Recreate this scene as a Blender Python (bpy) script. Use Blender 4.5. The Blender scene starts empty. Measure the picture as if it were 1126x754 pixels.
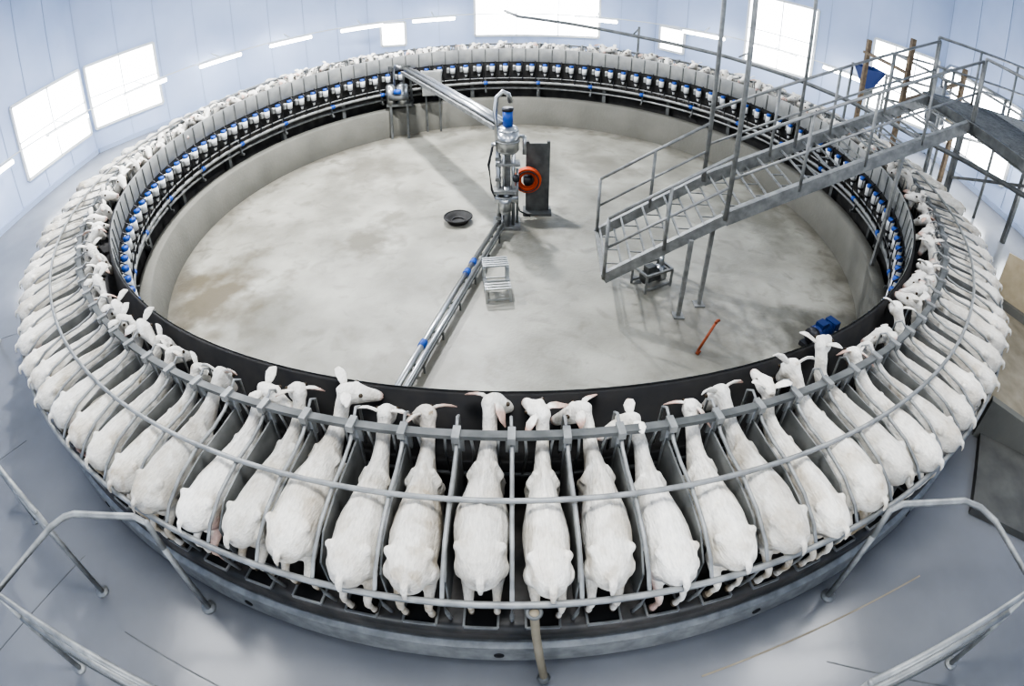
import bpy, bmesh, math, random
from math import sin, cos, pi, radians, hypot
from mathutils import Vector, Matrix, noise
random.seed(11)
sc = bpy.context.scene
COL = sc.collection
V = Vector

# ------------------------------------------------------------------ materials
def M(name, col, rough=.5, metal=0.0, col2=None, nscale=3.0, bump=0.0, bscale=60., lo=.35, hi=.7, spec=.5, detail=5):
    m = bpy.data.materials.new(name); m.use_nodes = True
    nt = m.node_tree; b = nt.nodes['Principled BSDF']
    b.inputs['Base Color'].default_value = (*col, 1); b.inputs['Roughness'].default_value = rough
    b.inputs['Metallic'].default_value = metal
    b.inputs['Specular IOR Level'].default_value = spec
    tc = nt.nodes.new('ShaderNodeTexCoord')
    if col2:
        n = nt.nodes.new('ShaderNodeTexNoise'); n.inputs['Scale'].default_value = nscale; n.inputs['Detail'].default_value = detail
        nt.links.new(tc.outputs['Object'], n.inputs['Vector'])
        r = nt.nodes.new('ShaderNodeValToRGB')
        r.color_ramp.elements[0].position = lo; r.color_ramp.elements[1].position = hi
        r.color_ramp.elements[0].color = (*col, 1); r.color_ramp.elements[1].color = (*col2, 1)
        nt.links.new(n.outputs['Fac'], r.inputs['Fac']); nt.links.new(r.outputs['Color'], b.inputs['Base Color'])
    if bump:
        n = nt.nodes.new('ShaderNodeTexNoise'); n.inputs['Scale'].default_value = bscale; n.inputs['Detail'].default_value = 4
        nt.links.new(tc.outputs['Object'], n.inputs['Vector'])
        bp = nt.nodes.new('ShaderNodeBump'); bp.inputs['Strength'].default_value = bump; bp.inputs['Distance'].default_value = .02
        nt.links.new(n.outputs['Fac'], bp.inputs['Height']); nt.links.new(bp.outputs['Normal'], b.inputs['Normal'])
    return m
def EM(name, col, s):
    m = bpy.data.materials.new(name); m.use_nodes = True
    b = m.node_tree.nodes['Principled BSDF']
    b.inputs['Base Color'].default_value = (*col, 1)
    b.inputs['Emission Color'].default_value = (*col, 1); b.inputs['Emission Strength'].default_value = s
    return m

galv = M('galvanised_steel', (.22,.225,.22), .5, .4, (.35,.355,.345), 9)
galv_dark = M('weathered_steel', (.10,.105,.102), .55, .3, (.18,.185,.18), 6)
stainless = M('stainless_steel', (.50,.51,.51), .28, .9)
sheet = M('divider_sheet', (.15,.155,.15), .5, .2, (.27,.275,.265), 5)
rubber = M('black_rubber', (.010,.010,.011), .7, 0, (.022,.020,.018), 8)
deckm = M('wet_deck', (.03,.03,.028), .4, 0, (.09,.08,.07), 5)
panelm = M('pale_panel', (.25,.255,.25), .5, .1, (.36,.36,.34), 4)
under = M('dark_frame', (.022,.022,.022), .7, 0, (.05,.048,.045), 6)  # near-black tone for under-deck skirts, meter backing and drain bowl
white_pl = M('white_plastic', (.66,.67,.67), .35)
blue_pl = M('blue_plastic', (.03,.10,.40), .4)
orange_pl = M('orange_hose', (.62,.10,.03), .5)
dark_pl = M('dark_plastic', (.03,.03,.035), .4)
curbm = M('curb_concrete', (.13,.128,.11), .85, 0, (.19,.185,.16), 1.4, .25, 20, .25, .75)
epoxy = M('epoxy_floor', (.165,.17,.178), .20, 0, (.235,.24,.25), .6, .04, 10)
wallm = M('insulated_panel', (.40,.49,.68), .35, .0, (.48,.57,.76), .7)
trimm = M('wall_trim', (.35,.42,.57), .5)
ceilm = M('ceiling_panel', (.64,.70,.80), .6)
winglow = EM('daylight_glass', (.95,.98,1.0), 8.0)
tubeglow = EM('led_tube', (1,.99,.96), 28.0)
boxglow = EM('added_light_sheet', (.96,.98,1.0), 1.5)  # glowing face of the added ceiling light boxes
wood = M('timber', (.13,.095,.065), .7, 0, (.24,.18,.11), 12)
woodpale = M('pale_plywood', (.42,.34,.22), .65, 0, (.52,.44,.30), 5)
tanmat = M('ramp_matting', (.24,.21,.15), .8, 0, (.36,.315,.235), 4)
matdark = M('yard_matting', (.075,.075,.07), .7, 0, (.13,.128,.115), 3)
motorblue = M('blue_motor_paint', (.02,.045,.17), .4)
redp = M('red_paint', (.30,.08,.035), .6)
eye_m = M('goat_eye', (.05,.035,.02), .15)

concrete = M('pit_concrete', (.20,.193,.16), .42, 0, (.40,.39,.34), 1.1, .15, 25, .30, .70, detail=12)
nt = concrete.node_tree; bs = nt.nodes['Principled BSDF']; base = bs.inputs['Base Color'].links[0].from_socket
tc = nt.nodes['Texture Coordinate']
n2 = nt.nodes.new('ShaderNodeTexNoise'); n2.inputs['Scale'].default_value=3.5; n2.inputs['Detail'].default_value=10; n2.inputs['Distortion'].default_value=.6
nt.links.new(tc.outputs['Object'], n2.inputs['Vector'])
m2 = nt.nodes.new('ShaderNodeMapRange'); m2.inputs['From Min'].default_value=.54; m2.inputs['From Max'].default_value=.72; m2.inputs['To Max'].default_value=.5
nt.links.new(n2.outputs['Fac'], m2.inputs['Value'])
x2 = nt.nodes.new('ShaderNodeMix'); x2.data_type='RGBA'; x2.inputs['B'].default_value=(.155,.148,.118,1)
nt.links.new(m2.outputs['Result'], x2.inputs['Factor']); nt.links.new(base, x2.inputs['A']); base = x2.outputs['Result']
def patch(prev, centre, rad, col, amt, sc_=2.2):
    d = nt.nodes.new('ShaderNodeVectorMath'); d.operation='DISTANCE'; d.inputs[1].default_value=(*centre,-1.05)
    nt.links.new(tc.outputs['Object'], d.inputs[0])
    n = nt.nodes.new('ShaderNodeTexNoise'); n.inputs['Scale'].default_value=sc_; n.inputs['Detail'].default_value=7
    nt.links.new(tc.outputs['Object'], n.inputs['Vector'])
    a = nt.nodes.new('ShaderNodeMath'); a.operation='MULTIPLY_ADD'; a.inputs[1].default_value=rad*2.2; a.inputs[2].default_value=-rad*1.1
    nt.links.new(n.outputs['Fac'], a.inputs[0])
    ad = nt.nodes.new('ShaderNodeMath'); ad.operation='ADD'; nt.links.new(d.outputs['Value'], ad.inputs[0]); nt.links.new(a.outputs[0], ad.inputs[1])
    mr = nt.nodes.new('ShaderNodeMapRange'); mr.inputs['From Min'].default_value=rad*.3; mr.inputs['From Max'].default_value=rad
    mr.inputs['To Min'].default_value=amt; mr.inputs['To Max'].default_value=0
    nt.links.new(ad.outputs[0], mr.inputs['Value'])
    mx = nt.nodes.new('ShaderNodeMix'); mx.data_type='RGBA'; mx.inputs['B'].default_value=(*col,1)
    nt.links.new(mr.outputs['Result'], mx.inputs['Factor']); nt.links.new(prev, mx.inputs['A'])
    return mx.outputs['Result']
s = patch(base, (-4.4,-1.7), 1.3, (.12,.098,.06), .85)
s = patch(s, (-2.2,-.3), .55, (.15,.138,.105), .85, 4)
s = patch(s, (-1.9,.5), .35, (.165,.155,.12), .7, 5)
s = patch(s, (2.4,-2.4), 1.0, (.165,.155,.13), .65, 4)
s = patch(s, (.3,.3), .8, (.13,.122,.095), .6, 4)
s = patch(s, (4.2,1.0), 1.2, (.15,.145,.12), .7, 3)
s = patch(s, (-1.2,-3.2), .9, (.165,.155,.125), .6, 3)
s = patch(s, (-2.8,2.6), .9, (.165,.155,.125), .6, 3)
s = patch(s, (1.8,2.6), .8, (.175,.165,.135), .6, 3)
s = patch(s, (3.9,-2.6), .8, (.10,.093,.07), .8, 3)
dk = nt.nodes.new('ShaderNodeVectorMath'); dk.operation='DISTANCE'; dk.inputs[1].default_value=(0,0,-1.05); nt.links.new(tc.outputs['Object'], dk.inputs[0])  # floor darkens toward the curb: edge shading put into the colour
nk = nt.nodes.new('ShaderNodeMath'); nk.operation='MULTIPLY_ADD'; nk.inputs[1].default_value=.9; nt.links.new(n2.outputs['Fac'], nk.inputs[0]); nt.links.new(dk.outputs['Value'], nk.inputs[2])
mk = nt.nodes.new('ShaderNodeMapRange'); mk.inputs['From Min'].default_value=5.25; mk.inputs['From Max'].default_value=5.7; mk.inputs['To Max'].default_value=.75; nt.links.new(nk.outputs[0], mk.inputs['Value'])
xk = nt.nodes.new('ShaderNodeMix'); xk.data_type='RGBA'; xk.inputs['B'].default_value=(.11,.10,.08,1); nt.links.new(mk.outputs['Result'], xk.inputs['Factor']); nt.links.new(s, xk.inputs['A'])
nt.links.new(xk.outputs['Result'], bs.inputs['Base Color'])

coat = bpy.data.materials.new('goat_coat'); coat.use_nodes = True
nt = coat.node_tree; b = nt.nodes['Principled BSDF']; b.inputs['Roughness'].default_value = .9
b.inputs['Specular IOR Level'].default_value = .15
at = nt.nodes.new('ShaderNodeAttribute'); at.attribute_name = 'coatcol'
oi = nt.nodes.new('ShaderNodeObjectInfo')
tc = nt.nodes.new('ShaderNodeTexCoord')
hs = nt.nodes.new('ShaderNodeHueSaturation'); hs.inputs['Saturation'].default_value=.95
mr = nt.nodes.new('ShaderNodeMapRange'); mr.inputs['To Min'].default_value = .76; mr.inputs['To Max'].default_value = 1.0
nt.links.new(oi.outputs['Random'], mr.inputs['Value']); nt.links.new(mr.outputs['Result'], hs.inputs['Value'])
nt.links.new(at.outputs['Color'], hs.inputs['Color'])
ofs = nt.nodes.new('ShaderNodeVectorMath'); ofs.operation='ADD'
sv = nt.nodes.new('ShaderNodeMath'); sv.operation='MULTIPLY'; sv.inputs[1].default_value=37.0
nt.links.new(oi.outputs['Random'], sv.inputs[0]); nt.links.new(tc.outputs['Object'], ofs.inputs[0]); nt.links.new(sv.outputs[0], ofs.inputs[1])
n3 = nt.nodes.new('ShaderNodeTexNoise'); n3.inputs['Scale'].default_value=5; n3.inputs['Detail'].default_value=6
nt.links.new(ofs.outputs[0], n3.inputs['Vector'])
m3 = nt.nodes.new('ShaderNodeMapRange'); m3.inputs['From Min'].default_value=.54; m3.inputs['From Max'].default_value=.78; m3.inputs['To Max'].default_value=.65
nt.links.new(n3.outputs['Fac'], m3.inputs['Value'])
mx = nt.nodes.new('ShaderNodeMix'); mx.data_type='RGBA'; mx.inputs['B'].default_value=(.42,.35,.25,1)
nt.links.new(m3.outputs['Result'], mx.inputs['Factor']); nt.links.new(hs.outputs['Color'], mx.inputs['A'])
mp = nt.nodes.new('ShaderNodeMapping'); mp.inputs['Scale'].default_value = (.35, 1, 1)
nt.links.new(ofs.outputs[0], mp.inputs['Vector'])
nf = nt.nodes.new('ShaderNodeTexNoise'); nf.inputs['Scale'].default_value=75; nf.inputs['Detail'].default_value=6
nt.links.new(mp.outputs['Vector'], nf.inputs['Vector'])
mf = nt.nodes.new('ShaderNodeMapRange'); mf.inputs['From Min'].default_value=.3; mf.inputs['From Max'].default_value=.7; mf.inputs['To Min'].default_value=.84; mf.inputs['To Max'].default_value=1.05
nt.links.new(nf.outputs['Fac'], mf.inputs['Value'])
h2 = nt.nodes.new('ShaderNodeHueSaturation'); nt.links.new(mf.outputs['Result'], h2.inputs['Value']); nt.links.new(mx.outputs['Result'], h2.inputs['Color'])
nt.links.new(h2.outputs['Color'], b.inputs['Base Color'])
bp = nt.nodes.new('ShaderNodeBump'); bp.inputs['Strength'].default_value = .6; bp.inputs['Distance'].default_value = .02
nt.links.new(nf.outputs['Fac'], bp.inputs['Height']); nt.links.new(bp.outputs['Normal'], b.inputs['Normal'])

# ------------------------------------------------------------------ mesh builder
class MB:
    def __init__(s): s.v=[]; s.f=[]; s.mi=[]; s.sm=[]
    def add(s, vs, fs, mi=0, smooth=False):
        o=len(s.v); s.v += [tuple(v) for v in vs]
        for f in fs: s.f.append(tuple(i+o for i in f)); s.mi.append(mi); s.sm.append(smooth)
    def box(s, c, size, mi=0, rz=0, rx=0, ry=0):
        R = Matrix.Rotation(rz,3,'Z') @ Matrix.Rotation(ry,3,'Y') @ Matrix.Rotation(rx,3,'X')
        vs=[V(c)+R@V((sx*size[0]/2, sy*size[1]/2, sz*size[2]/2)) for sx in(-1,1) for sy in(-1,1) for sz in(-1,1)]
        s.add(vs, [(0,1,3,2),(4,6,7,5),(0,4,5,1),(2,3,7,6),(0,2,6,4),(1,5,7,3)], mi)
    def beam(s, p0, p1, w, h, mi=0, ref=(0,0,1)):
        p0=V(p0); p1=V(p1); t=(p1-p0).normalized(); sd=V(ref).cross(t)
        if sd.length<1e-4: sd=V((1,0,0)).cross(t)
        sd.normalize(); up=t.cross(sd)
        vs=[]
        for p in (p0,p1):
            for a,c in ((-1,-1),(1,-1),(1,1),(-1,1)): vs.append(p+sd*a*w/2+up*c*h/2)
        s.add(vs, [(0,3,2,1),(4,5,6,7),(0,1,5,4),(1,2,6,5),(2,3,7,6),(3,0,4,7)], mi)
    def channel(s, p0, p1, w, h, t=.012, mi=0, flip=1):
        p0=V(p0); p1=V(p1); tt=(p1-p0).normalized(); sd=V((0,0,1)).cross(tt).normalized()*flip; up=tt.cross(sd)*flip
        s.beam(p0,p1,t,h,mi)
        for q in(-1,1):
            o=up*q*(h/2-t/2)+sd*w/2; s.beam(p0+o,p1+o,w,t,mi)
    def loft(s, pts, rads, ref=(0,0,1), n=12, mi=0, smooth=True, closed=False):
        pts=[V(p) for p in pts]; k=len(pts); vs=[]; ref=V(ref)
        for i,p in enumerate(pts):
            if closed: t=pts[(i+1)%k]-pts[(i-1)%k]
            else: t=pts[min(i+1,k-1)]-pts[max(i-1,0)]
            t.normalize(); sd=ref.cross(t)
            if sd.length<1e-3: sd=V((1,0,0)).cross(t)
            if sd.length<1e-3: sd=V((0,1,0)).cross(t)
            sd.normalize(); up=t.cross(sd)
            rw,rh = rads[i] if isinstance(rads,(list,tuple)) and isinstance(rads[i],(list,tuple)) else ((rads[i],)*2 if isinstance(rads,(list,tuple)) else (rads,rads))
            for j in range(n):
                a=2*pi*j/n; vs.append(p+sd*cos(a)*rw+up*sin(a)*rh)
        fs=[]
        for i in range(k if closed else k-1):
            for j in range(n):
                a=i*n+j; c=i*n+(j+1)%n; i2=(i+1)%k
                fs.append((a,c,i2*n+(j+1)%n,i2*n+j))
        if not closed:
            fs.append(tuple(range(n-1,-1,-1))); fs.append(tuple((k-1)*n+j for j in range(n)))
        s.add(vs,fs,mi,smooth)
    def tube(s, pts, r, n=8, mi=0): s.loft(pts, r, n=n, mi=mi)
    def cyl(s, p0, p1, r0, r1=None, n=14, mi=0): s.loft([p0,p1],[r0,r1 if r1 is not None else r0], n=n, mi=mi)
    def sph(s, c, r, mi=0, n=10, m=7, ax=(1,1,1)):
        vs=[];fs=[]
        for i in range(m+1):
            ph=pi*i/m
            for j in range(n):
                a=2*pi*j/n; vs.append((c[0]+r*ax[0]*sin(ph)*cos(a), c[1]+r*ax[1]*sin(ph)*sin(a), c[2]+r*ax[2]*cos(ph)))
        for i in range(m):
            for j in range(n): fs.append((i*n+j,(i+1)*n+j,(i+1)*n+(j+1)%n,i*n+(j+1)%n))
        s.add(vs,fs,mi,True)
    def torus(s, c, R, r, axis=(0,0,1), n=28, m=8, mi=0):
        ax=V(axis).normalized(); u=ax.orthogonal().normalized(); w=ax.cross(u)
        s.loft([V(c)+(u*cos(2*pi*i/n)+w*sin(2*pi*i/n))*R for i in range(n)], r, ref=ax, n=m, mi=mi, closed=True)
    def rev(s, prof, n=192, mi=0, closed=False, smooth=True, a0=0, a1=2*pi, c=(0,0,0)):
        full = abs(a1-a0-2*pi)<1e-6; k=len(prof); vs=[]; N=n if full else n+1
        for i in range(N):
            a=a0+(a1-a0)*i/n
            for r,z in prof: vs.append((c[0]+r*cos(a),c[1]+r*sin(a),c[2]+z))
        fs=[]
        for i in range(n):
            i2=(i+1)%N if full else i+1
            for j in range(k if closed else k-1):
                j2=(j+1)%k; fs.append((i*k+j,i2*k+j,i2*k+j2,i*k+j2))
        s.add(vs,fs,mi,smooth)
    def ringtube(s, R, z, r, mi=0, n=192, m=10, a0=0, a1=2*pi):
        s.rev([(R+r*cos(2*pi*j/m), z+r*sin(2*pi*j/m)) for j in range(m)], n, mi, True, True, a0, a1)
    def array(s, src, angles):
        for a in angles:
            ca,sa=cos(a),sin(a); o=len(s.v)
            s.v += [(x*ca-y*sa, x*sa+y*ca, z) for x,y,z in src.v]
            s.f += [tuple(i+o for i in f) for f in src.f]; s.mi += src.mi; s.sm += src.sm
    def obj(s, name, mats, parent=None, loc=None):
        me=bpy.data.meshes.new(name); me.from_pydata(s.v,[],s.f)
        for m in mats: me.materials.append(m)
        me.polygons.foreach_set('material_index', s.mi); me.polygons.foreach_set('use_smooth', s.sm)
        me.update()
        bm=bmesh.new(); bm.from_mesh(me); bmesh.ops.recalc_face_normals(bm, faces=bm.faces[:]); bm.to_mesh(me); bm.free()
        o=bpy.data.objects.new(name,me); COL.objects.link(o)
        if parent: o.parent=parent
        if loc: o.location=loc
        return o
def empty(name, loc=(0,0,0)):
    e=bpy.data.objects.new(name,None); e.location=loc; e.empty_display_size=.3; COL.objects.link(e); return e

N=116; STEP=2*pi/N
DIV=[-pi/2+i*STEP for i in range(N)]
STALL=[-pi/2+(i+.5)*STEP for i in range(N)]

# ------------------------------------------------------------------ room
FZ=-.5; PZ=-1.05; AP=10.5; CH=4.6
mb=MB(); mb.rev([(6.66,FZ),(13.0,FZ)],96,0,False,False)
mb.obj('floor',[epoxy])
mb=MB(); mb.rev([(.0,PZ),(5.28,PZ)],96,0,False,False)
mb.rev([(5.25,PZ-.02),(5.28,-.44),(5.30,-.42),(5.48,-.42),(5.50,-.44),(5.50,-.9),(6.70,-.9),(6.70,FZ-.01)],192,1,False,True)  # curb ring, built into the same mesh as the pit floor
mb.obj('floor_pit_curb',[concrete,curbm])
mb=MB()
for a,b,m in(((-2.9,-6.9),(-.4,-7.6),0),((-6.9,-3.2),(-9.9,-4.4),0),((-5.2,-5.1),(-6.9,-7.2),0),((2.2,-7.0),(5.5,-8.6),0),((-3.6,-6.3),(-4.9,-8.9),0)):
    mb.beam((*a,FZ+.001),(*b,FZ+.001),.010,.003,m)
mb.beam((1.25,-6.95,FZ+.001),(3.3,-6.45,FZ+.001),.014,.003,1)
mb.obj('trim_1',[galv_dark,tanmat])
names=['east','northeast','north','northwest','west','southwest','south','southeast']
hw=AP*math.tan(pi/8)
def wallpt(k,u,z,off=0):
    a=k*pi/4; n=V((cos(a),sin(a),0)); t=V((-sin(a),cos(a),0))
    return n*(AP-off)+t*u+V((0,0,z))
for k,nm in enumerate(names):
    a=k*pi/4; mb=MB()
    mb.beam(wallpt(k,-hw-.1,(CH+FZ)/2,-.1), wallpt(k,hw+.1,(CH+FZ)/2,-.1), .2, CH-FZ, 0)
    u=-hw
    while u<hw:
        mb.beam(wallpt(k,u,FZ,.006),wallpt(k,u,CH,.006),.02,.012,1,ref=(cos(a),sin(a),0)); u+=hw*2/8
    mb.obj('wall_'+nm,[wallm,trimm])
    mb=MB(); mb.beam(wallpt(k,-hw+.05,FZ+.06,.03),wallpt(k,hw-.05,FZ+.06,.03),.04,.12,0); mb.obj('baseboard_'+nm,[trimm])
mb=MB(); mb.rev([(0,CH),(12.5,CH)],8,0,False,False,pi/8,2*pi+pi/8); mb.obj('ceiling',[ceilm])
wn=[0]
def window(k,u0,u1,z0,z1,cols=2,rows=2):
    wn[0]+=1; a=k*pi/4; mb=MB(); ref=(cos(a),sin(a),0)
    P=lambda u,z,o: wallpt(k,u,z,o)
    mb.add([P(u0,z0,.03),P(u1,z0,.03),P(u1,z1,.03),P(u0,z1,.03)],[(0,1,2,3)],1)
    for i in range(cols+1):
        u=u0+(u1-u0)*i/cols; w=.07 if i in(0,cols) else .03; mb.beam(P(u,z0,.04),P(u,z1,.04),w,.06,0,ref)
    for j in range(rows+1):
        z=z0+(z1-z0)*j/rows; w=.07 if j in(0,rows) else .03; mb.beam(P(u0,z,.04),P(u1,z,.04),.06,w,0)
    mb.obj('window_%d'%wn[0],[white_pl,winglow])
window(2,-2.6,1.1,.2,2.8,3,2)
window(2,3.2,3.95,.0,.75,1,1)
window(1,3.3,4.15,.0,.75,1,1)
window(1,-.75,1.3,.30,2.3,2,2)
window(1,-4.2,-2.4,.1,2.0,3,2)
window(3,2.3,4.25,.15,1.85,2,2)
window(4,-4.2,-1.5,.1,1.85,2,2)
window(0,-2.5,.5,.3,1.9,2,2)
window(0,1.2,4.2,.1,1.9,2,2)
window(6,-3.4,-1.2,.8,2.4,2,1)
window(6,1.2,3.4,.8,2.4,2,1)

root=empty('light_ring')
mb=MB(); mb.ringtube(9.92,.97,.016,0,128,6,radians(-8),radians(188)); mb.obj('conduit',[white_pl],root)
mb=MB(); src=MB()
src.box((9.9,0,.92),(.12,1.25,.05),0); src.box((9.87,0,.875),(.11,1.2,.07),1); src.cyl((9.92,.5,.90),(9.92,.5,.98),.012,n=6); src.cyl((9.92,-.5,.90),(9.92,-.5,.98),.012,n=6)
src.beam((9.9,0,.97),(10.45,0,1.05),.03,.03,0)
mb.array(src,[radians(d) for d in (4,20,34,46,58,76,103,115,127,139,152,166,180)]); mb.obj('tubes',[white_pl,tubeglow],root)

def area(name,loc,size,power,rot=(0,0,0),sy=None,col=(1,1,1)):
    l=bpy.data.lights.new(name,'AREA'); l.energy=power; l.size=size; l.color=col
    if sy: l.shape='RECTANGLE'; l.size_y=sy
    o=bpy.data.objects.new(name,l); o.location=loc; o.rotation_euler=rot; COL.objects.link(o); return o
for (x,y,p,sx,sy2) in ((-4.5,-5.0,105,2.0,2.0),(4.5,-4.8,110,2.0,2.0),(-3.8,4.4,170,.7,.7),(4.5,4.5,60,1.6,1.6),(-1.15,2.6,440,.4,.4),(-4.9,-.2,400,.4,.4),(0,-6.4,130,2.0,.9)):  # unseen lamp boxes added at the ceiling to light the hall and throw shadows
    mb=MB()
    mb.box((0,0,0),(sx,sy2,.03),1)
    for q in(-1,1): mb.box((q*sx/2,0,-.02),(.08,sy2+.08,.1),0); mb.box((0,q*sy2/2,-.02),(sx,.08,.1),0)
    e=mb.obj('added_light_box',[white_pl,boxglow],loc=(x,y,CH-.06))
    l=area('added_area_lamp',(0,0,-.08),sx-.12,p,sy=sy2-.12,col=(.985,.99,1)); l.parent=e

# ------------------------------------------------------------------ rotary carousel
car=empty('rotary_milking_carousel')
mb=MB()
mb.rev([(5.56,-.10),(5.56,0),(6.0,0),(6.70,-.01),(6.74,-.03),(6.74,-.16),(6.6,-.16),(6.6,-.10)],232,0,True)
mb.obj('deck',[deckm],car)
mb=MB()
mb.rev([(6.62,-.16),(6.62,-.22),(6.73,-.22),(6.77,-.24),(6.77,-.44),(6.74,-.47),(6.6,-.47)],232,0,False,False)
src=MB(); src.cyl((6.76,0,-.35),(6.776,0,-.35),.032,n=14,mi=1); mb.array(src,[DIV[0]-.012+q*2*pi/24 for q in range(24)])
mb.obj('outer_skirt',[galv,rubber],car)
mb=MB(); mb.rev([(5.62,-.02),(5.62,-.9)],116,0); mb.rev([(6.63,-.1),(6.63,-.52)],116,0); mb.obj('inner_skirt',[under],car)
mb=MB(); src=MB()
for q in(-1,1): src.box((6.66,q*.10,.008),(.15,.014,.018),0)
src.box((6.58,0,.008),(.014,.20,.018),0); src.box((6.735,0,.004),(.014,.20,.018),0); src.box((6.66,0,.003),(.13,.18,.006),1)
mb.array(src,STALL); mb.obj('dung_plates',[galv,rubber],car)
mb=MB(); mb.rev([(5.79,.0),(5.79,.42),(5.76,.42),(5.72,.36),(5.56,.36),(5.50,.73),(5.475,.735),(5.47,.41),(5.50,.38),(5.56,.02)],232,0,False); mb.obj('feed_trough',[rubber],car)
mb=MB(); mb.rev([(5.468,.42),(5.462,.425),(5.462,.725),(5.47,.742)],232,0,False)
src=MB(); src.box((5.456,0,.575),(.012,.02,.30),1); mb.array(src,DIV)
mb.obj('inner_panel',[panelm,galv_dark],car)
mb=MB(); mb.ringtube(6.29,.695,.017,0,232); mb.obj('upper_rail',[galv],car)
mb=MB(); mb.ringtube(6.80,.44,.021,0,232); mb.obj('rump_rail',[galv],car)
mb=MB(); mb.rev([(5.85,.755),(5.85,.785),(5.905,.785),(5.905,.755)],232,0,True,False); mb.ringtube(5.83,.36,.016,0,232); mb.obj('head_rail',[galv_dark],car)
mb=MB(); src=MB()
for q in(-1,1): src.tube([(5.83,q*.095,.34),(5.83,q*.07,.55),(5.86,q*.085,.77)],.010,6)
src.tube([(5.86,0.157,.77),(5.78,.152,.82),(5.73,.150,.78),(5.73,.14,.45)],.010,6)
src.box((5.88,.157,.775),(.10,.045,.05),0); src.box((5.85,.157,.68),(.016,.075,.15),1)
mb.array(src,STALL); mb.obj('headlocks',[galv,sheet],car)
mb=MB(); src=MB()
poly=[(5.84,.12),(5.84,.64),(6.05,.615),(6.30,.60),(6.52,.55),(6.66,.42),(6.66,.16)]
t=.006
src.add([(r,-t,z) for r,z in poly]+[(r,t,z) for r,z in poly],[tuple(range(7)),tuple(range(13,6,-1))]+[(i,(i+1)%7,7+(i+1)%7,7+i) for i in range(7)],1)
src.tube([(5.86,0,.76),(5.96,0,.70),(6.10,0,.67),(6.30,0,.665),(6.52,0,.62),(6.70,0,.53),(6.79,0,.44),(6.74,0,.2),(6.68,0,.0)],.013,8,0)
src.tube([(6.29,0,.66),(6.29,0,.70)],.016,8,0)
src.tube([(5.85,0,.76),(5.85,0,0)],.016,8,0)
mb.array(src,DIV); mb.obj('stall_dividers',[galv,sheet],car)
mb=MB(); src=MB(); X=5.40
src.cyl((X,0,.385),(X,0,.34),.050,n=10,mi=1); src.cyl((X,0,.34),(X,0,.21),.060,.054,n=10,mi=0)
src.cyl((X,0,.21),(X,0,.17),.050,n=10,mi=2); src.cyl((X,0,.17),(X,0,.11),.035,.02,n=10,mi=0)
src.tube([(X,0,.12),(X+.02,.03,.02),(X+.06,.05,-.06),(X+.1,.05,-.12)],.012,6,2)
src.tube([(X+.05,-.07,.44),(X-.03,-.08,.36),(X-.03,-.09,.1),(X+.02,-.07,-.1)],.010,6,2)
src.box((X+.04,.10,.28),(.06,.06,.11),3); src.box((X+.02,.10,.33),(.05,.04,.03),0)
mb.array(src,STALL); mb.obj('milk_meters',[white_pl,blue_pl,dark_pl,galv],car)
mb=MB(); mb.rev([(5.475,.42),(5.50,.05)],116,3); mb.ringtube(5.42,-.07,.034,0,232); mb.ringtube(5.50,-.22,.025,0,232); mb.ringtube(5.41,.045,.014,0,232)
src=MB(); src.beam((5.56,0,.05),(5.46,0,-.28),.03,.05,1); src.beam((5.62,0,-.28),(5.40,0,-.28),.04,.04,1); src.cyl((5.42,-.04,-.07),(5.42,.04,-.07),.045,n=10,mi=2)
mb.array(src,DIV[::4]); mb.obj('milk_lines',[galv,galv_dark,blue_pl,under],car)
mb=MB(); src=MB()
src.cyl((5.56,-.05,-.58),(5.56,.05,-.58),.10,n=16,mi=1); src.box((5.56,0,-.78),(.12,.16,.22),0); src.beam((5.57,0,-.5),(5.57,0,-.1),.08,.12,0)
mb.array(src,DIV[1::5]); mb.obj('support_rollers',[galv_dark,dark_pl],car)

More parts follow.
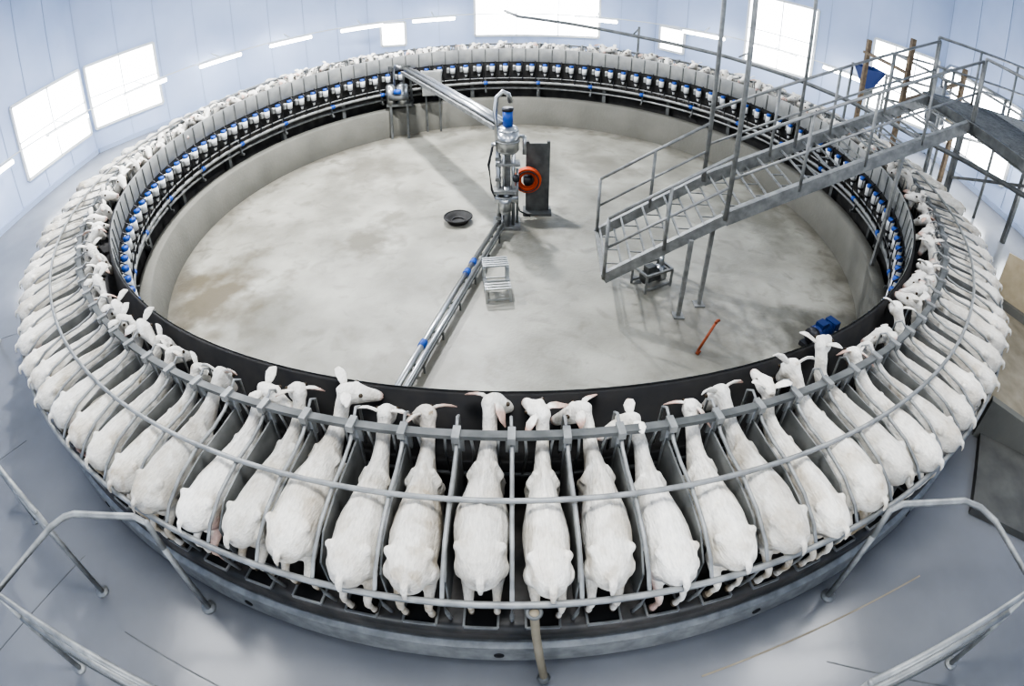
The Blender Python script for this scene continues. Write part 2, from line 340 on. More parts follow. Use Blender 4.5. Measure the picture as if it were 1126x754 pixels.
# ------------------------------------------------------------------ goats
def build_goat(nm, yaw=0, pitch=.55, hx=0, hy=0, hz=0, bend=0, w=1.0, tanneck=0, dirt=.3, earup=0.0, seed=0, belly=1.0, roll=0):
    mb=MB()
    def Q(x,y,z): return V((x, y+bend*sin(pi*min(max(x,0),1.0)/1.0), z))
    tr=[(-.005,.50,.04,.05),(.02,.50,.085,.095),(.07,.505,.115,.125),(.15,.50,.134,.142),(.25,.485,.145,.158),(.36,.470,.154*belly,.175),(.47,.462,.148*belly,.182),
        (.57,.465,.126,.178),(.66,.482,.102,.160),(.74,.505,.083,.138),(.81,.53,.069,.114),(.88,.56,.057,.092),(.94,.595,.049,.074),(.99,.635,.045,.060)]
    pts=[Q(x,0,z) for x,z,_,_ in tr]; rad=[(a*w,h) for _,_,a,h in tr]
    poll=V((1.08+hx, hy, .745+hz))
    pts.append((pts[-1]+poll)/2+V((-.005,0,.0))); rad.append((.046,.055)); pts.append(poll); rad.append((.046,.050))
    mb.loft(pts,rad,n=24)
    mb.loft([Q(.06,0,.605),Q(.2,0,.634),Q(.45,0,.638),Q(.66,0,.636),Q(.80,0,.630)],[.012,.015,.017,.017,.016],n=8)
    for s in(-1,1):
        mb.sph(Q(.19,s*.112*w,.588),.034)
        mb.loft([Q(.19,s*.104*w,.580),Q(.12,s*.085*w,.577),Q(.03,s*.045,.565)],[.026,.026,.026],n=8)
        mb.loft([Q(.76,s*.040,.605),Q(.72,s*.080,.53),Q(.76,s*.075,.43)],[.028,.038,.048],n=10)
        mb.loft([Q(.13,s*.070,.50),Q(.16,s*.085,.43),Q(.20,s*.088,.36),Q(.13,s*.082,.29),Q(.055,s*.078,.228),Q(.05,s*.076,.195),Q(.075,s*.076,.12),Q(.085,s*.076,.07),Q(.10,s*.076,.035),Q(.115,s*.076,0.0)],
                [(.075,.075),(.068,.075),(.052,.060),(.034,.042),(.026,.030),(.022,.025),(.018,.019),(.022,.023),(.022,.026),(.026,.032)],ref=(1,0,0),n=12)
        mb.loft([Q(.74,s*.06,.48),Q(.725,s*.07,.38),Q(.735,s*.07,.31),Q(.745,s*.068,.23),Q(.745,s*.068,.195),Q(.745,s*.068,.11),Q(.75,s*.068,.07),Q(.76,s*.068,.035),Q(.77,s*.068,0)],
                [(.05,.06),(.042,.05),(.028,.034),(.026,.028),(.022,.023),(.017,.018),(.021,.022),(.022,.026),(.025,.031)],ref=(1,0,0),n=12)
    mb.sph(Q(.19,0,.34),.095,ax=(1,.85,.95))
    for s in(-1,1): mb.loft([Q(.19,s*.045,.29),Q(.20,s*.055,.24),Q(.20,s*.058,.205)],[.022,.016,.009],n=8)
    mb.loft([Q(.01,0,.57),Q(-.025,0,.565),Q(-.045,0,.53),Q(-.05,0,.49)],[(.026,.018),(.026,.016),(.022,.013),(.012,.009)],n=10)
    HS=1.16
    T=Matrix.Translation(poll)@Matrix.Rotation(yaw,4,'Z')@Matrix.Rotation(pitch,4,'Y')@Matrix.Rotation(roll,4,'X')@Matrix.Scale(HS,4)
    H=lambda x,y,z:T@V((x,y,z))
    up=(T.to_3x3()@V((0,0,1))).normalized()
    mb.loft([H(-.045,0,-.01),H(-.02,0,0),H(.02,0,.0),H(.06,0,-.006),H(.10,0,-.012),H(.14,0,-.018),H(.175,0,-.02),H(.205,0,-.022),H(.222,0,-.026)],
            [(a*HS,c*HS) for a,c in [(.025,.03),(.042,.05),(.054,.06),(.057,.062),(.048,.052),(.038,.043),(.033,.037),(.029,.031),(.016,.018)]],ref=up,n=16)
    for s in(-1,1): mb.sph(H(.065,s*.042,.022),.024)
    tmp=mb.obj('tmp',[coat])
    r=tmp.modifiers.new('r','REMESH'); r.mode='VOXEL'; r.voxel_size=.0105; r.use_smooth_shade=True
    s_=tmp.modifiers.new('s','SMOOTH'); s_.factor=.5; s_.iterations=6
    ev=tmp.evaluated_get(bpy.context.evaluated_depsgraph_get()); me=ev.to_mesh()
    vs=[]
    for v in me.vertices:
        c=v.co.copy(); k=.5 if c.x>1.0 else 1.0
        c += v.normal*(noise.noise(V((c.x*7,c.y*12,c.z*12))+V((seed*3,0,0)))*.006*k + noise.noise(V((c.x*26,c.y*45,c.z*45)))*.0015*k)
        vs.append(c)
    fs=[tuple(p.vertices) for p in me.polygons]
    ev.to_mesh_clear(); old=tmp.data; bpy.data.objects.remove(tmp); bpy.data.meshes.remove(old)
    g=MB(); g.add(vs,fs,0,True); nb=len(g.v)
    for s in(-1,1):
        e=earup+(.02 if s>0 else -.01)
        g.loft([H(-.005,s*.035,.022),H(-.010,s*.06,.03+e*.2),H(-.020,s*.092,.034+e*.55),H(-.026,s*.122,.028+e*.85),H(-.022,s*.150,.015+e)],
               [(.018,.011),(.032,.010),(.040,.009),(.031,.008),(.007,.004)],ref=up,n=10)
        g.sph(H(.070,s*.0575,.026),.0145,mi=1,n=10,m=6)
        g.sph(H(.213,s*.013,-.012),.007,mi=1,n=6,m=4)
    Ti=T.inverted(); cols=[]
    for i,co in enumerate(g.v):
        p=V(co); h=Ti@p
        c=V((.90,.86,.77))
        n=noise.noise(p*5+V((seed*7.3,0,0))); n2=noise.noise(p*14+V((seed*3.1,5,0)))
        d=max(0,min(1,(n+.02)*1.4))*dirt*.8
        if p.x<.22: d+=max(0,(.22-p.x))*1.5*dirt*max(0,n2+.5)
        if p.z<.40: d+= (.40-p.z)*1.6*max(0,.7+n2)
        if n2>.30: d+=.3*dirt
        d=min(.88,max(0,d)); c=c.lerp(V((.44,.34,.21)),d)
        if tanneck and p.x>.74 and n+.15>0: c=c.lerp(V((.32,.22,.12)),min(1,(p.x-.74)*6)*tanneck)
        if h.x>-.05:
            c=c.lerp(V((.95,.92,.85)),.6)
            if h.x>.185: c=c.lerp(V((.55,.34,.28)),min(1,(h.x-.185)*40)*.8)
        if p.z<.04 and p.x<1: c=V((.10,.08,.06))
        if i>=nb and abs(h.y)>.05 and h.x<.02 and h.z<.02: c=V((.66,.45,.37))
        cols += [c.x,c.y,c.z,1]
    me=bpy.data.meshes.new(nm); me.from_pydata(g.v,[],g.f); me.materials.append(coat); me.materials.append(eye_m)
    me.polygons.foreach_set('material_index',g.mi); me.polygons.foreach_set('use_smooth',g.sm)
    ca=me.color_attributes.new('coatcol','FLOAT_COLOR','POINT'); ca.data.foreach_set('color',cols); me.update()
    return me
vars_=[dict(yaw=.1,pitch=.6,w=1.0,dirt=.35,earup=.0),
 dict(yaw=-1.0,pitch=.35,hy=-.02,bend=.03,w=1.04,dirt=.55,earup=.02,hz=.03),
 dict(yaw=.9,pitch=.4,hy=.02,bend=-.03,w=.94,dirt=.4,earup=-.02,roll=.2),
 dict(yaw=-.3,pitch=.9,hz=.0,hx=.02,w=1.03,dirt=.7,earup=.03,belly=1.05),
 dict(yaw=.5,pitch=.3,hz=.04,hx=-.02,w=.93,bend=.015,dirt=.3,earup=-.05,roll=-.3),
 dict(yaw=1.6,pitch=.35,hy=.05,hz=.03,w=.98,dirt=.45,earup=.01),
 dict(yaw=-1.6,pitch=.4,hy=-.05,hz=.03,w=1.0,bend=-.02,dirt=.5,earup=.0,roll=.2),
 dict(yaw=-.2,pitch=.1,hz=.05,hx=-.03,w=.96,dirt=.6,earup=.05),
 dict(yaw=.7,pitch=.7,w=.92,tanneck=.85,dirt=.8,earup=-.03,hz=.0),
 dict(yaw=-.7,pitch=.6,hx=.02,w=1.0,dirt=.4,earup=-.06,belly=1.06,bend=.02),
 dict(yaw=1.2,pitch=.6,hx=.02,hz=.0,hy=.03,w=.95,dirt=.5,earup=-.04,bend=-.035),
 dict(yaw=-1.2,pitch=.1,hz=.06,hy=-.03,w=1.02,dirt=.25,earup=.03,roll=-.25),
 dict(yaw=0.2,pitch=1.0,hz=-.02,hx=.03,w=.97,dirt=.6,earup=.0,belly=1.04)]
meshes=[build_goat('goat_mesh_%d'%i,seed=i+1,**d) for i,d in enumerate(vars_)]
NV=len(meshes); order=[]; last=-1
for i in range(N):
    k=random.randrange(NV)
    while k==last or (k==8 and random.random()<.6): k=random.randrange(NV)
    order.append(k); last=k
near={0:4,1:10,2:5,3:9,4:12,5:7,6:3,7:11,N-1:9,N-2:8,N-3:0,N-4:1,N-5:2,N-6:6,N-7:12,N-8:3}
for i in range(N):
    k=near.get(i,order[i]); a=STALL[i]+random.uniform(-.004,.004)
    o=bpy.data.objects.new('goat',meshes[k]); COL.objects.link(o)
    s=random.uniform(.95,1.04); r=6.81-random.uniform(-.01,.08)
    o.location=(r*cos(a),r*sin(a),.002); o.scale=(s,random.uniform(.92,1.06)*min(s,1.0),s*random.uniform(.96,1.06))
    o.rotation_euler=(0,0,a+pi+random.uniform(-.045,.045))

# ------------------------------------------------------------------ pit contents
cx,cy=-.08,.23; mb=MB()
mb.box((cx,cy,PZ+.02),(.42,.42,.04),1)
mb.beam((cx,cy+.05,PZ),(cx,cy+.05,.55),.12,.12,1)
for dx,dy,r,z0,z1 in ((-.12,-.06,.035,PZ,.25),(.10,-.08,.028,PZ,.4),(0,-.12,.045,PZ+.05,-.35),(-.04,-.12,.022,-.4,.3),(.16,0,.02,PZ,-.1)):
    mb.cyl((cx+dx,cy+dy,z0),(cx+dx,cy+dy,z1),r,n=12,mi=0)
mb.box((cx-.02,cy-.1,-.42),(.34,.22,.05),1); mb.box((cx+.02,cy-.05,.0),(.36,.2,.04),1)
mb.cyl((cx-.17,cy-.14,-.55),(cx+.17,cy-.14,-.55),.05,n=12,mi=0); mb.cyl((cx-.02,cy-.16,-.72),(cx-.02,cy-.16,-.50),.09,n=16,mi=0)
mb.sph((cx-.02,cy-.16,-.72),.09,0); mb.torus((cx-.02,cy-.16,-.50),.095,.015,mi=1)
mb.sph((cx+.02,cy-.05,.22),.16,0,16,8,(1,1,.45)); mb.cyl((cx+.02,cy-.05,.22),(cx+.02,cy-.05,.52),.16,n=20,mi=0); mb.sph((cx+.02,cy-.05,.52),.16,0,16,8,(1,1,.5))
mb.torus((cx+.02,cy-.05,.36),.163,.014,mi=1)
mb.cyl((cx+.02,cy-.05,.58),(cx+.02,cy-.05,.82),.075,n=14,mi=2); mb.cyl((cx+.02,cy-.05,.82),(cx+.02,cy-.05,.86),.085,n=14,mi=3)
mb.tube([(cx-.12,cy-.06,.2),(cx-.14,cy-.08,.5),(cx-.16,cy-.06,.8),(cx-.13,cy-.04,1.02),(cx-.05,cy-.03,1.10),(cx+.03,cy-.02,1.06),(cx+.06,cy,.93)],.035,10,0)
mb.cyl((cx-.22,cy-.06,.30),(cx+.0,cy-.06,.30),.03,n=10,mi=0); mb.cyl((cx+.02,cy,.40),(cx+.26,cy+.02,.40),.03,n=10,mi=0); mb.cyl((cx+.26,cy+.02,.40),(cx+.26,cy+.02,.12),.03,n=10,mi=0)
for z in(-.9,-.25,.08): mb.box((cx-.12,cy-.06,z),(.09,.09,.05),1)
mb.tube([(cx-.2,cy-.1,.28),(cx-.26,cy-.12,.0),(cx-.22,cy-.12,-.4),(cx-.16,cy-.12,-.55)],.018,8,3)
mb.cyl((cx+.14,cy-.12,-.20),(cx+.14,cy-.20,-.20),.05,n=12,mi=3)
mb.obj('milk_receiver_stand',[stainless,galv,blue_pl,dark_pl])
mb=MB(); hx0,hy0=.34,.62
mb.box((hx0+.06,hy0+.04,PZ+.62),(.28,.03,1.15),0); mb.beam((hx0-.10,hy0+.07,PZ),(hx0-.10,hy0+.07,.17),.05,.05,0); mb.beam((hx0+.22,hy0+.07,PZ),(hx0+.22,hy0+.07,.17),.05,.05,0); mb.box((hx0+.06,hy0+.05,PZ+.02),(.45,.3,.04),0)
for j,(R,o) in enumerate(((.19,0),(.195,.035),(.19,.07),(.155,.017),(.155,.052),(.12,.035))): mb.torus((hx0-.10,hy0-.06-o,-.42),R,.021,(0,1,0),mi=1)
mb.cyl((hx0-.10,hy0+.02,-.42),(hx0-.10,hy0-.17,-.42),.07,n=14,mi=2); mb.torus((hx0-.10,hy0-.165,-.42),.17,.010,(0,1,0),mi=2)
mb.tube([(hx0-.29,hy0-.1,-.42),(hx0-.30,hy0-.1,-.7),(hx0-.22,hy0-.12,-.95),(hx0-.05,hy0-.16,PZ+.03)],.014,8,2)
mb.obj('hose_reel',[galv_dark,orange_pl,dark_pl])
mb=MB(); mb.rev([(.0,.012),(.11,.015),(.15,.05),(.20,.095),(.225,.10),(.22,.085),(.17,.035),(.15,.0)],36,0,False,True,c=(-.84,.33,PZ))
mb.torus((-.84,.33,PZ+.095),.215,.014,mi=0,n=36); mb.torus((-.84,.33,PZ+.03),.10,.010,mi=0)
mb.obj('floor_drain_bowl',[under])
mb=MB(); A=V((-.18,-.05,PZ+.14)); B=V((-1.17,-3.75,PZ+.14)); Cc=B+(B-A).normalized()*1.28
sd=V((0,0,1)).cross((B-A).normalized())
for o,r,m in((-.05,.036,0),(.040,.030,0),(.080,.012,1)): mb.cyl(A+sd*o,Cc+sd*o,r,n=12,mi=m)
for f in (.08,.22,.38,.54,.70,.86,1.0):
    p=A.lerp(B,f); mb.beam(p-sd*.09+V((0,0,-.05)),p+sd*.09+V((0,0,-.05)),.03,.02,1)
    for q in(-1,1): mb.beam(p+sd*q*.08+V((0,0,-.05)),p+sd*q*.08+V((0,0,-.14)),.02,.02,1)
for f in (.3,.37,.78): p=A.lerp(B,f); mb.cyl(p-sd*.05-(B-A).normalized()*.05,p-sd*.05+(B-A).normalized()*.05,.046,n=12,mi=2)
mb.obj('milk_pipeline',[stainless,galv_dark,blue_pl])
mb=MB(); c0=V((-.20,-1.62,PZ)); R=Matrix.Rotation(.12,3,'Z')
def L(x,y,z): return c0+R@V((x,y,z))
for x in(-.15,.15):
    for y in(-.28,0,.24):
        mb.beam(L(x,y,0),L(x,y*.92,.34 if y>-.2 else .18),.03,.03,0)
for x in(-.15,.15): mb.beam(L(x,0,.34),L(x,.22,.34),.03,.03,0); mb.beam(L(x,-.28,.18),L(x,.02,.18),.03,.03,0); mb.beam(L(x,-.28,.04),L(x,.24,.04),.02,.02,0)
for i in range(5): mb.beam(L(-.16,.02+i*.05,.355),L(.16,.02+i*.05,.355),.03,.02,0)
for i in range(4): mb.beam(L(-.16,-.27+i*.06,.195),L(.16,-.27+i*.06,.195),.03,.02,0)
for y in(-.28,.24): mb.beam(L(-.15,y,.04),L(.15,y,.04),.02,.02,0)
mb.obj('step_stool',[stainless])
mb=MB(); c0=V((1.86,-1.45,PZ)); R=Matrix.Rotation(.5,3,'Z')
for x in(-.22,.22):
    for y in(-.15,.15): mb.beam(L(x,y,0),L(x,y,.26),.03,.03,0)
    mb.beam(L(x,-.15,.26),L(x,.15,.26),.03,.03,0)
for y in(-.15,.15):
    mb.beam(L(-.22,y,.26),L(.22,y,.26),.03,.03,0); mb.beam(L(-.22,y,.05),L(.22,y,.05),.03,.03,0)
mb.cyl(L(-.15,0,.15),L(.08,0,.15),.09,n=16,mi=1); mb.cyl(L(.08,0,.15),L(.16,0,.15),.12,n=16,mi=2); mb.cyl(L(.14,0,.2),L(.14,0,.40),.03,n=10,mi=2); mb.box(L(-.05,0,.27),(.14,.1,.07),1,rz=.5)
mb.obj('pump_trolley',[galv,galv_dark,stainless])
mb=MB(); mb.cyl((2.15,-2.93,PZ),(2.18,-2.92,PZ+.05),.024,n=12,mi=0); mb.cyl((2.15,-2.93,PZ+.04),(2.33,-2.84,PZ+.38),.016,n=10,mi=0); mb.tube([(2.33,-2.84,PZ+.38),(2.35,-2.83,PZ+.41),(2.38,-2.81,PZ+.40)],.018,10,0)
mb.obj('standpipe',[redp,galv_dark])
mb=MB(); c0=V((3.86,-2.74,PZ)); R=Matrix.Rotation(.5,3,'Z')
mb.box(L(0,0,.03),(.5,.26,.06),1,rz=.5); mb.cyl(L(-.16,0,.19),(L(.12,0,.19)),.11,n=18,mi=0)
for i in range(8): mb.torus(L(-.14+i*.034,0,.19),.112,.007,R@V((1,0,0)),n=20,m=6,mi=0)
mb.cyl(L(.12,0,.19),L(.2,0,.19),.09,n=16,mi=0); mb.box(L(.24,0,.18),(.12,.18,.22),0,rz=.5); mb.box(L(-.03,0,.31),(.14,.12,.08),0,rz=.5); mb.cyl(L(-.22,0,.19),L(-.16,0,.19),.115,n=18,mi=1)
mb.obj('drive_motor',[motorblue,dark_pl])
mb=MB()
mb.box((-2.42,4.72,-.30),(.55,.4,.06),1)
for q,w_ in((-.18,.11),(.08,.13)): mb.cyl((-2.42+q,4.62,-.28),(-2.42+q,4.62,.12),w_,n=16,mi=0); mb.sph((-2.42+q,4.62,.12),w_,0,14,7,(1,1,.5))
mb.cyl((-2.62,4.55,-.12),(-2.2,4.5,-.12),.07,n=14,mi=1); mb.cyl((-2.5,4.5,.02),(-2.35,4.5,.02),.06,n=12,mi=2)
mb.beam((-2.66,4.8,-.42),(-2.66,4.8,.55),.05,.05,1); mb.beam((-2.18,4.8,-.42),(-2.18,4.8,.55),.05,.05,1); mb.beam((-2.66,4.8,.52),(-2.18,4.8,.52),.05,.05,1)
for x in(-2.6,-2.24):
    mb.beam((x,4.45,-1.05),(x,4.55,-.3),.05,.05,1)
mb.tube([(-2.5,4.6,.15),(-2.5,4.6,.5),(-2.44,4.5,.62),(-2.3,4.4,.58)],.03,8,0); mb.tube([(-2.3,4.62,.15),(-2.3,4.62,.35),(-2.2,4.5,.4)],.03,8,0)
mb.obj('vacuum_unit',[stainless,galv_dark,blue_pl])
mb=MB(); mb.box((-1.72,4.82,.10),(.42,.16,.55),0); mb.box((-1.72,4.73,.10),(.38,.01,.5),0); mb.cyl((-1.57,4.72,.12),(-1.57,4.74,.12),.02,n=8,mi=1)
for q in(-.15,.15): mb.beam((-1.72+q,4.85,-1.05),(-1.72+q,4.85,.3),.04,.04,1)
mb.obj('control_cabinet',[panelm,galv_dark])
mb=MB(); A=V((-2.2,4.62,.44)); B=V((-.14,.42,.50))
sd=V((0,0,1)).cross((B-A).normalized())
for o in(-.14,.14): mb.beam(A+sd*o,B+sd*o,.04,.07,0)
for i in range(15): p=A.lerp(B,(i+.5)/15); mb.beam(p-sd*.13,p+sd*.13,.025,.02,0)
mb.beam(A+V((0,0,-.03)),B+V((0,0,-.03)),.27,.008,0)  # tray plate added so the gantry throws a solid shadow
mb.cyl(A-sd*.05+V((0,0,.05)),B-sd*.05+V((0,0,.05)),.045,n=10,mi=1); mb.cyl(A+sd*.05+V((0,0,.05)),B+sd*.05+V((0,0,.05)),.04,n=10,mi=1)
mb.obj('pipe_gantry',[galv,stainless])

# ------------------------------------------------------------------ access stair + bridge
st=empty('access_stair')
F0=V((1.10,-2.05,-.60)); BD=V((2.47,-2.13,.30)); TP=V((6.30,-1.60,1.85)); W_=V((0.05,1.15,0))
mb=MB()
for o,fl in((V((0,0,0)),1),(W_,1)):
    mb.channel(F0+o,BD+o,.06,.13,.014,0,fl); mb.channel(BD+o,TP+o,.07,.17,.016,0,fl)
mb.obj('stringers',[galv],st)
mb=MB()
def treads(a,b,n,depth=.2,ks=(-.5,.5)):
    for i in range(n):
        p=a.lerp(b,(i+.5)/n); q=p+W_
        d=(b-a); d.z=0; d.normalize()
        for k in ks: mb.beam(p+d*depth*k,q+d*depth*k,.024,.024,0)
        for f in(.2,.5,.8): mb.beam(p.lerp(q,f)-d*depth*.5,p.lerp(q,f)+d*depth*.5,.014,.014,0)
treads(F0,BD,5); treads(BD,TP,11)
mb.beam(F0+V((0,0,.03)),F0+W_+V((0,0,.03)),.05,.04,0)
mb.obj('treads',[galv],st)
mb=MB()
def rail(a,b,n,h=.95,r=.019):
    U=V((0,0,1))
    for i in range(n+1):
        p=a.lerp(b,i/n); mb.cyl(p,p+U*h,r,n=8,mi=0)
    mb.cyl(a+U*h,b+U*h,r,n=8,mi=0); mb.cyl(a+U*h*.52,b+U*h*.52,r*.8,n=8,mi=0)
for o in(V((0,0,0)),W_):
    rail(F0+o,BD+o,2,.82,.022); rail(BD+o,TP+o,4,1.0,.022)
mb.obj('handrails',[galv],st)
mb=MB()
for x,y,z in((2.08,-2.18,.04),(2.42,-1.92,.25),(2.1,-.98,.04),(5.05,-1.75,1.3)):
    zb=PZ
    mb.beam((x,y,zb),(x,y,z),.05,.05,0); mb.box((x,y,zb+.01),(.14,.14,.02),0)
for o in(V((0,0,0)),W_): mb.cyl(BD+o,(BD+o).xy.to_3d()+V((0,0,CH)),.03,n=10,mi=0)
for f in(.35,):
    for o in(W_,):
        p=BD.lerp(TP,f)+o; mb.cyl(p,V((p.x,p.y,CH)),.026,n=10,mi=0)
mb.obj('posts',[galv],st)
mb=MB()
for a,b in(((6.25,-3.1,1.85),(6.35,-.3,1.85)),((6.25,-3.1,1.85),(9.4,-3.1,1.85)),((6.35,-.3,1.85),(9.4,-.3,1.85)),((9.4,-3.1,1.85),(9.4,-.3,1.85)),((7.9,-3.1,1.85),(7.9,-.3,1.85))): mb.channel(a,b,.07,.18,.016,0)
for i in range(38):
    y=-3.05+i*.073; mb.beam((6.3,y,1.93),(9.4,y,1.93),.012,.03,1)
for x in(7.3,9.3):
    for y in(-3.05,-.35): mb.beam((x,y,FZ),(x,y,1.85),.09,.09,0)
mb.beam((7.3,-3.05,.9),(9.3,-3.05,1.7),.05,.05,0); mb.beam((7.3,-3.05,1.7),(7.3,-.35,.6),.05,.05,0)
mb.obj('bridge_deck',[galv_dark,galv],st)
mb=MB(); rail(V((6.25,-3.1,1.9)),V((6.3,-1.65,1.9)),1,1.0,.024); rail(V((6.35,-.4,1.9)),V((9.4,-.3,1.9)),3,1.0,.024); rail(V((6.25,-3.1,1.9)),V((7.4,-3.1,1.9)),1,1.0,.024); rail(V((8.4,-3.1,1.9)),V((9.4,-3.1,1.9)),1,1.0,.024); mb.obj('deck_handrails',[galv],st)
mb=MB(); a0=V((7.45,-3.1,1.8)); a1=V((7.60,-4.75,FZ)); W_=V((.85,0,0))
for o in(V((0,0,0)),W_): mb.channel(a0+o,a1+o,.06,.16,.014,0)
treads(a0,a1,11)
rail(a0,a1,3,.95); rail(a0+W_,a1+W_,3,.95)
mb.obj('outer_flight',[galv],st)

# ------------------------------------------------------------------ outside fences, posts, pipes
def fence(name, segs, posts, r=.024, kick=None):
    mb=MB()
    for pts in segs:
        pp=[V(p) for p in pts]; mb.tube(pp,r,10,0)
        for p in pp: mb.sph(p,r,0,8,5)
    for x,y,z in posts: mb.cyl((x,y,FZ),(x,y,z),r,n=10,mi=0); mb.cyl((x,y,FZ),(x,y,FZ+.015),.06,n=12,mi=0)
    if kick: mb.beam(kick[0],kick[1],.05,.12,1)
    mb.obj(name,[galv,galv_dark])
fence('crowd_fence',[[(-1.60,-7.62,.6),(-3.22,-7.32,.6),(-2.98,-6.72,.6),(-2.90,-6.62,.6),(-2.82,-6.58,.6),(-2.32,-6.52,.6),(-2.24,-6.52,.55),(-2.22,-6.54,.2)],[(-1.60,-7.62,.3),(-3.22,-7.32,.3)]],
      [(-1.60,-7.62,.6),(-3.22,-7.32,.6),(-2.22,-6.54,.3)],kick=((-1.6,-7.60,.02),(-3.22,-7.30,.02)))
fence('crowd_fence',[[(1.80,-7.55,.6),(3.30,-7.30,.6),(3.22,-6.72,.6),(3.14,-6.58,.6),(3.02,-6.50,.6),(2.46,-6.44,.6),(2.38,-6.44,.55),(2.36,-6.46,.2)],[(1.80,-7.55,.3),(3.30,-7.30,.3)]],
      [(1.80,-7.55,.6),(3.30,-7.30,.6),(2.36,-6.46,.3)],kick=((1.8,-7.53,.02),(3.3,-7.28,.02)))
fence('side_fence',[[(-3.25,-6.60,.55),(-4.1,-6.2,.55),(-5.6,-5.4,.55),(-7.2,-3.4,.55)],[(-3.25,-6.60,.1),(-4.1,-6.2,.1),(-5.6,-5.4,.1),(-7.2,-3.4,.1)]],[(-3.25,-6.60,.55),(-4.4,-6.05,.55),(-5.6,-5.4,.55),(-7.2,-3.4,.55)])
mb=MB(); mb.tube([(.115,-6.84,.43),(.13,-6.86,.2),(.16,-6.88,-.1),(.20,-6.90,-.42)],.026,12,0); mb.sph((.20,-6.90,-.44),.045,1,10,6); mb.torus((.115,-6.835,.42),.036,.012,(0,0,1),mi=1)
mb.obj('wash_drop_pipe',[tanmat,galv_dark])
mb=MB(); mb.tube([(-.2,9.6,1.1),(.17,8.6,1.06),(1.6,7.5,1.02),(2.92,6.25,1.0),(4.5,4.8,1.0),(5.63,3.32,1.0),(6.3,1.8,1.02),(6.63,.23,1.05),(6.9,-1.0,1.15),(6.96,-2.46,1.3),(6.9,-3.6,1.4)],.042,10,0)
for x,y in((5.3,5.0),(7.25,.35),(3.1,6.9)): mb.cyl((x,y,FZ),(x,y,1.15),.03,n=8,mi=0); mb.cyl((x,y,1.1),(x*.93,y*.93,1.03),.02,n=8,mi=0)
mb.obj('overhead_supply_pipe',[galv_dark])
mb=MB()
def rp(r,t,z): a=radians(-38); return V((r*cos(a)-t*sin(a), r*sin(a)+t*cos(a), z))
def slab(r0,r1,t0,t1,z0,z1,mi):
    mb.add([rp(r0,t0,z0),rp(r0,t1,z0),rp(r1,t1,z1),rp(r1,t0,z1),rp(r0,t0,FZ),rp(r0,t1,FZ),rp(r1,t1,FZ),rp(r1,t0,FZ)],[(0,3,2,1),(0,1,5,4),(1,2,6,5),(2,3,7,6),(3,0,4,7)],mi)
slab(6.88,8.7,-.85,1.6,-.1,-.38,0)
slab(6.95,8.6,-2.1,-.95,-.42,-.42,2)
slab(6.88,8.7,-.95,-.85,.0,-.25,3); slab(6.88,8.7,1.6,1.70,.0,-.25,3); slab(8.6,8.7,-2.1,-.95,-.2,-.2,3)
slab(6.95,8.6,1.70,1.73,.62,.55,4)
mb.obj('entry_ramp',[tanmat,galv,matdark,curbm,woodpale])
mb=MB(); hxp,hyp=8.1,4.2
mb.add([(hxp-.3,hyp-.3,1.4),(hxp+.3,hyp-.3,1.4),(hxp+.3,hyp+.3,1.4),(hxp-.3,hyp+.3,1.4),(hxp-.1,hyp-.1,.9),(hxp+.1,hyp-.1,.9),(hxp+.1,hyp+.1,.9),(hxp-.1,hyp+.1,.9)],[(0,1,5,4),(1,2,6,5),(2,3,7,6),(3,0,4,7),(4,5,6,7)],0)
for x in(-.31,.31):
    for y in(-.31,.31): mb.beam((hxp+x,hyp+y,FZ),(hxp+x,hyp+y,1.4),.05,.05,1)
mb.box((hxp,hyp,.8),(.24,.24,.2),1)
mb.obj('feed_hopper',[motorblue,galv_dark])
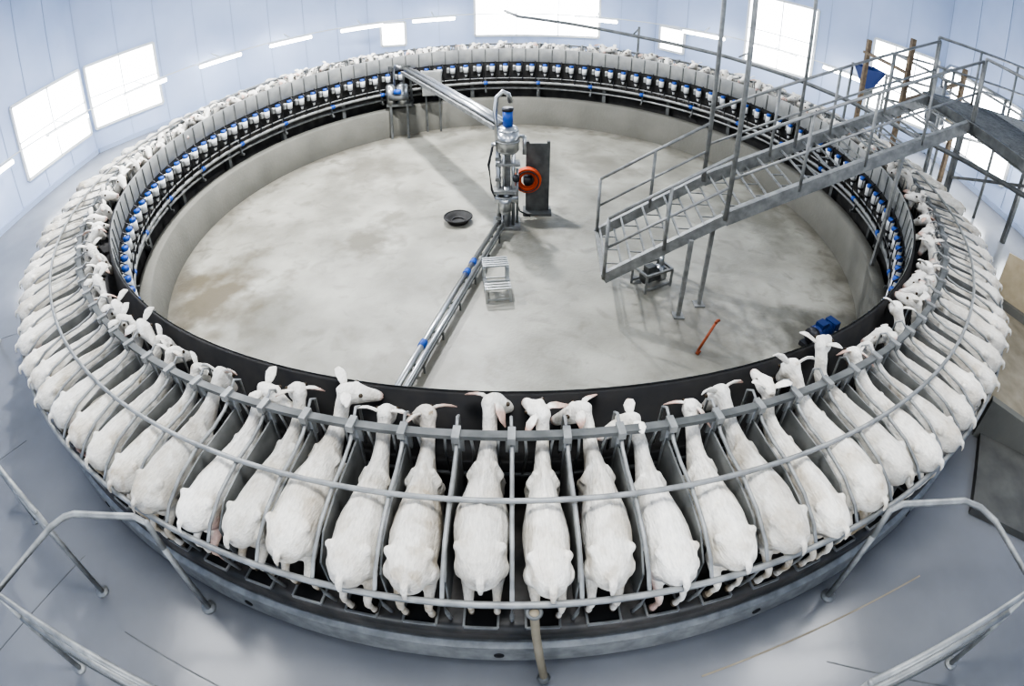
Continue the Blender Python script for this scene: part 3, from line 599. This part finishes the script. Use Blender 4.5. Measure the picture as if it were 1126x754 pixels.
mb=MB(); mb.beam((7.2,1.5,FZ),(7.25,1.5,2.6),.09,.09,0); mb.beam((7.2,3.0,FZ),(7.2,3.0,2.2),.09,.09,0); mb.beam((7.2,1.4,1.9),(7.2,3.1,1.9),.12,.05,0); mb.beam((7.2,1.5,1.3),(8.9,1.7,2.0),.1,.05,0); mb.beam((8.9,1.7,FZ),(8.9,1.7,2.3),.09,.09,0)
mb.obj('timber_frame',[wood])
mb=MB()
for x,y in((7.5,.6),(7.5,2.4),(9.2,.6),(9.2,2.4)): mb.cyl((x,y,FZ),(x,y,2.1),.035,n=8,mi=0)
for z in(1.1,1.6,2.1):
    for y in(.6,2.4): mb.cyl((7.4,y,z),(9.3,y,z),.028,n=8,mi=0)
    for x in(7.5,9.2): mb.cyl((x,.5,z),(x,2.5,z),.028,n=8,mi=0)
mb.cyl((7.9,1.2,1.15),(7.9,1.2,1.75),.22,n=18,mi=1); mb.sph((7.9,1.2,1.75),.22,1,16,7,(1,1,.4)); mb.cyl((7.9,1.2,1.0),(7.9,1.2,1.15),.08,.22,n=18,mi=1)
mb.tube([(7.9,1.2,1.85),(7.9,1.2,2.2),(8.2,1.4,2.3),(8.9,1.9,2.25)],.035,8,1)
mb.cyl((8.6,1.5,1.2),(8.6,2.2,1.2),.12,n=14,mi=2)
mb.obj('pipe_rack',[galv,stainless,woodpale])

# ------------------------------------------------------------------ camera (wide-angle fisheye action camera)
cd=bpy.data.cameras.new("camera"); cam=bpy.data.objects.new("camera",cd); COL.objects.link(cam); sc.camera=cam
cam.location=(0,-8.3,3.366); cam.rotation_euler=(radians(90-38.37),0,0)
FL=680/1126*36
cd.sensor_width=36; cd.lens=FL; cd.type='PANO'
for o in (cd, getattr(cd,'cycles',None)):
    if o is None: continue
    try: o.panorama_type='FISHEYE_EQUISOLID'; o.fisheye_lens=FL; o.fisheye_fov=pi
    except Exception: pass
w=bpy.data.worlds.new('world'); sc.world=w; w.use_nodes=True
w.node_tree.nodes['Background'].inputs[0].default_value=(.8,.88,1,1); w.node_tree.nodes['Background'].inputs[1].default_value=.6
try: sc.view_settings.look='AgX - High Contrast'
except Exception as e: print(e)
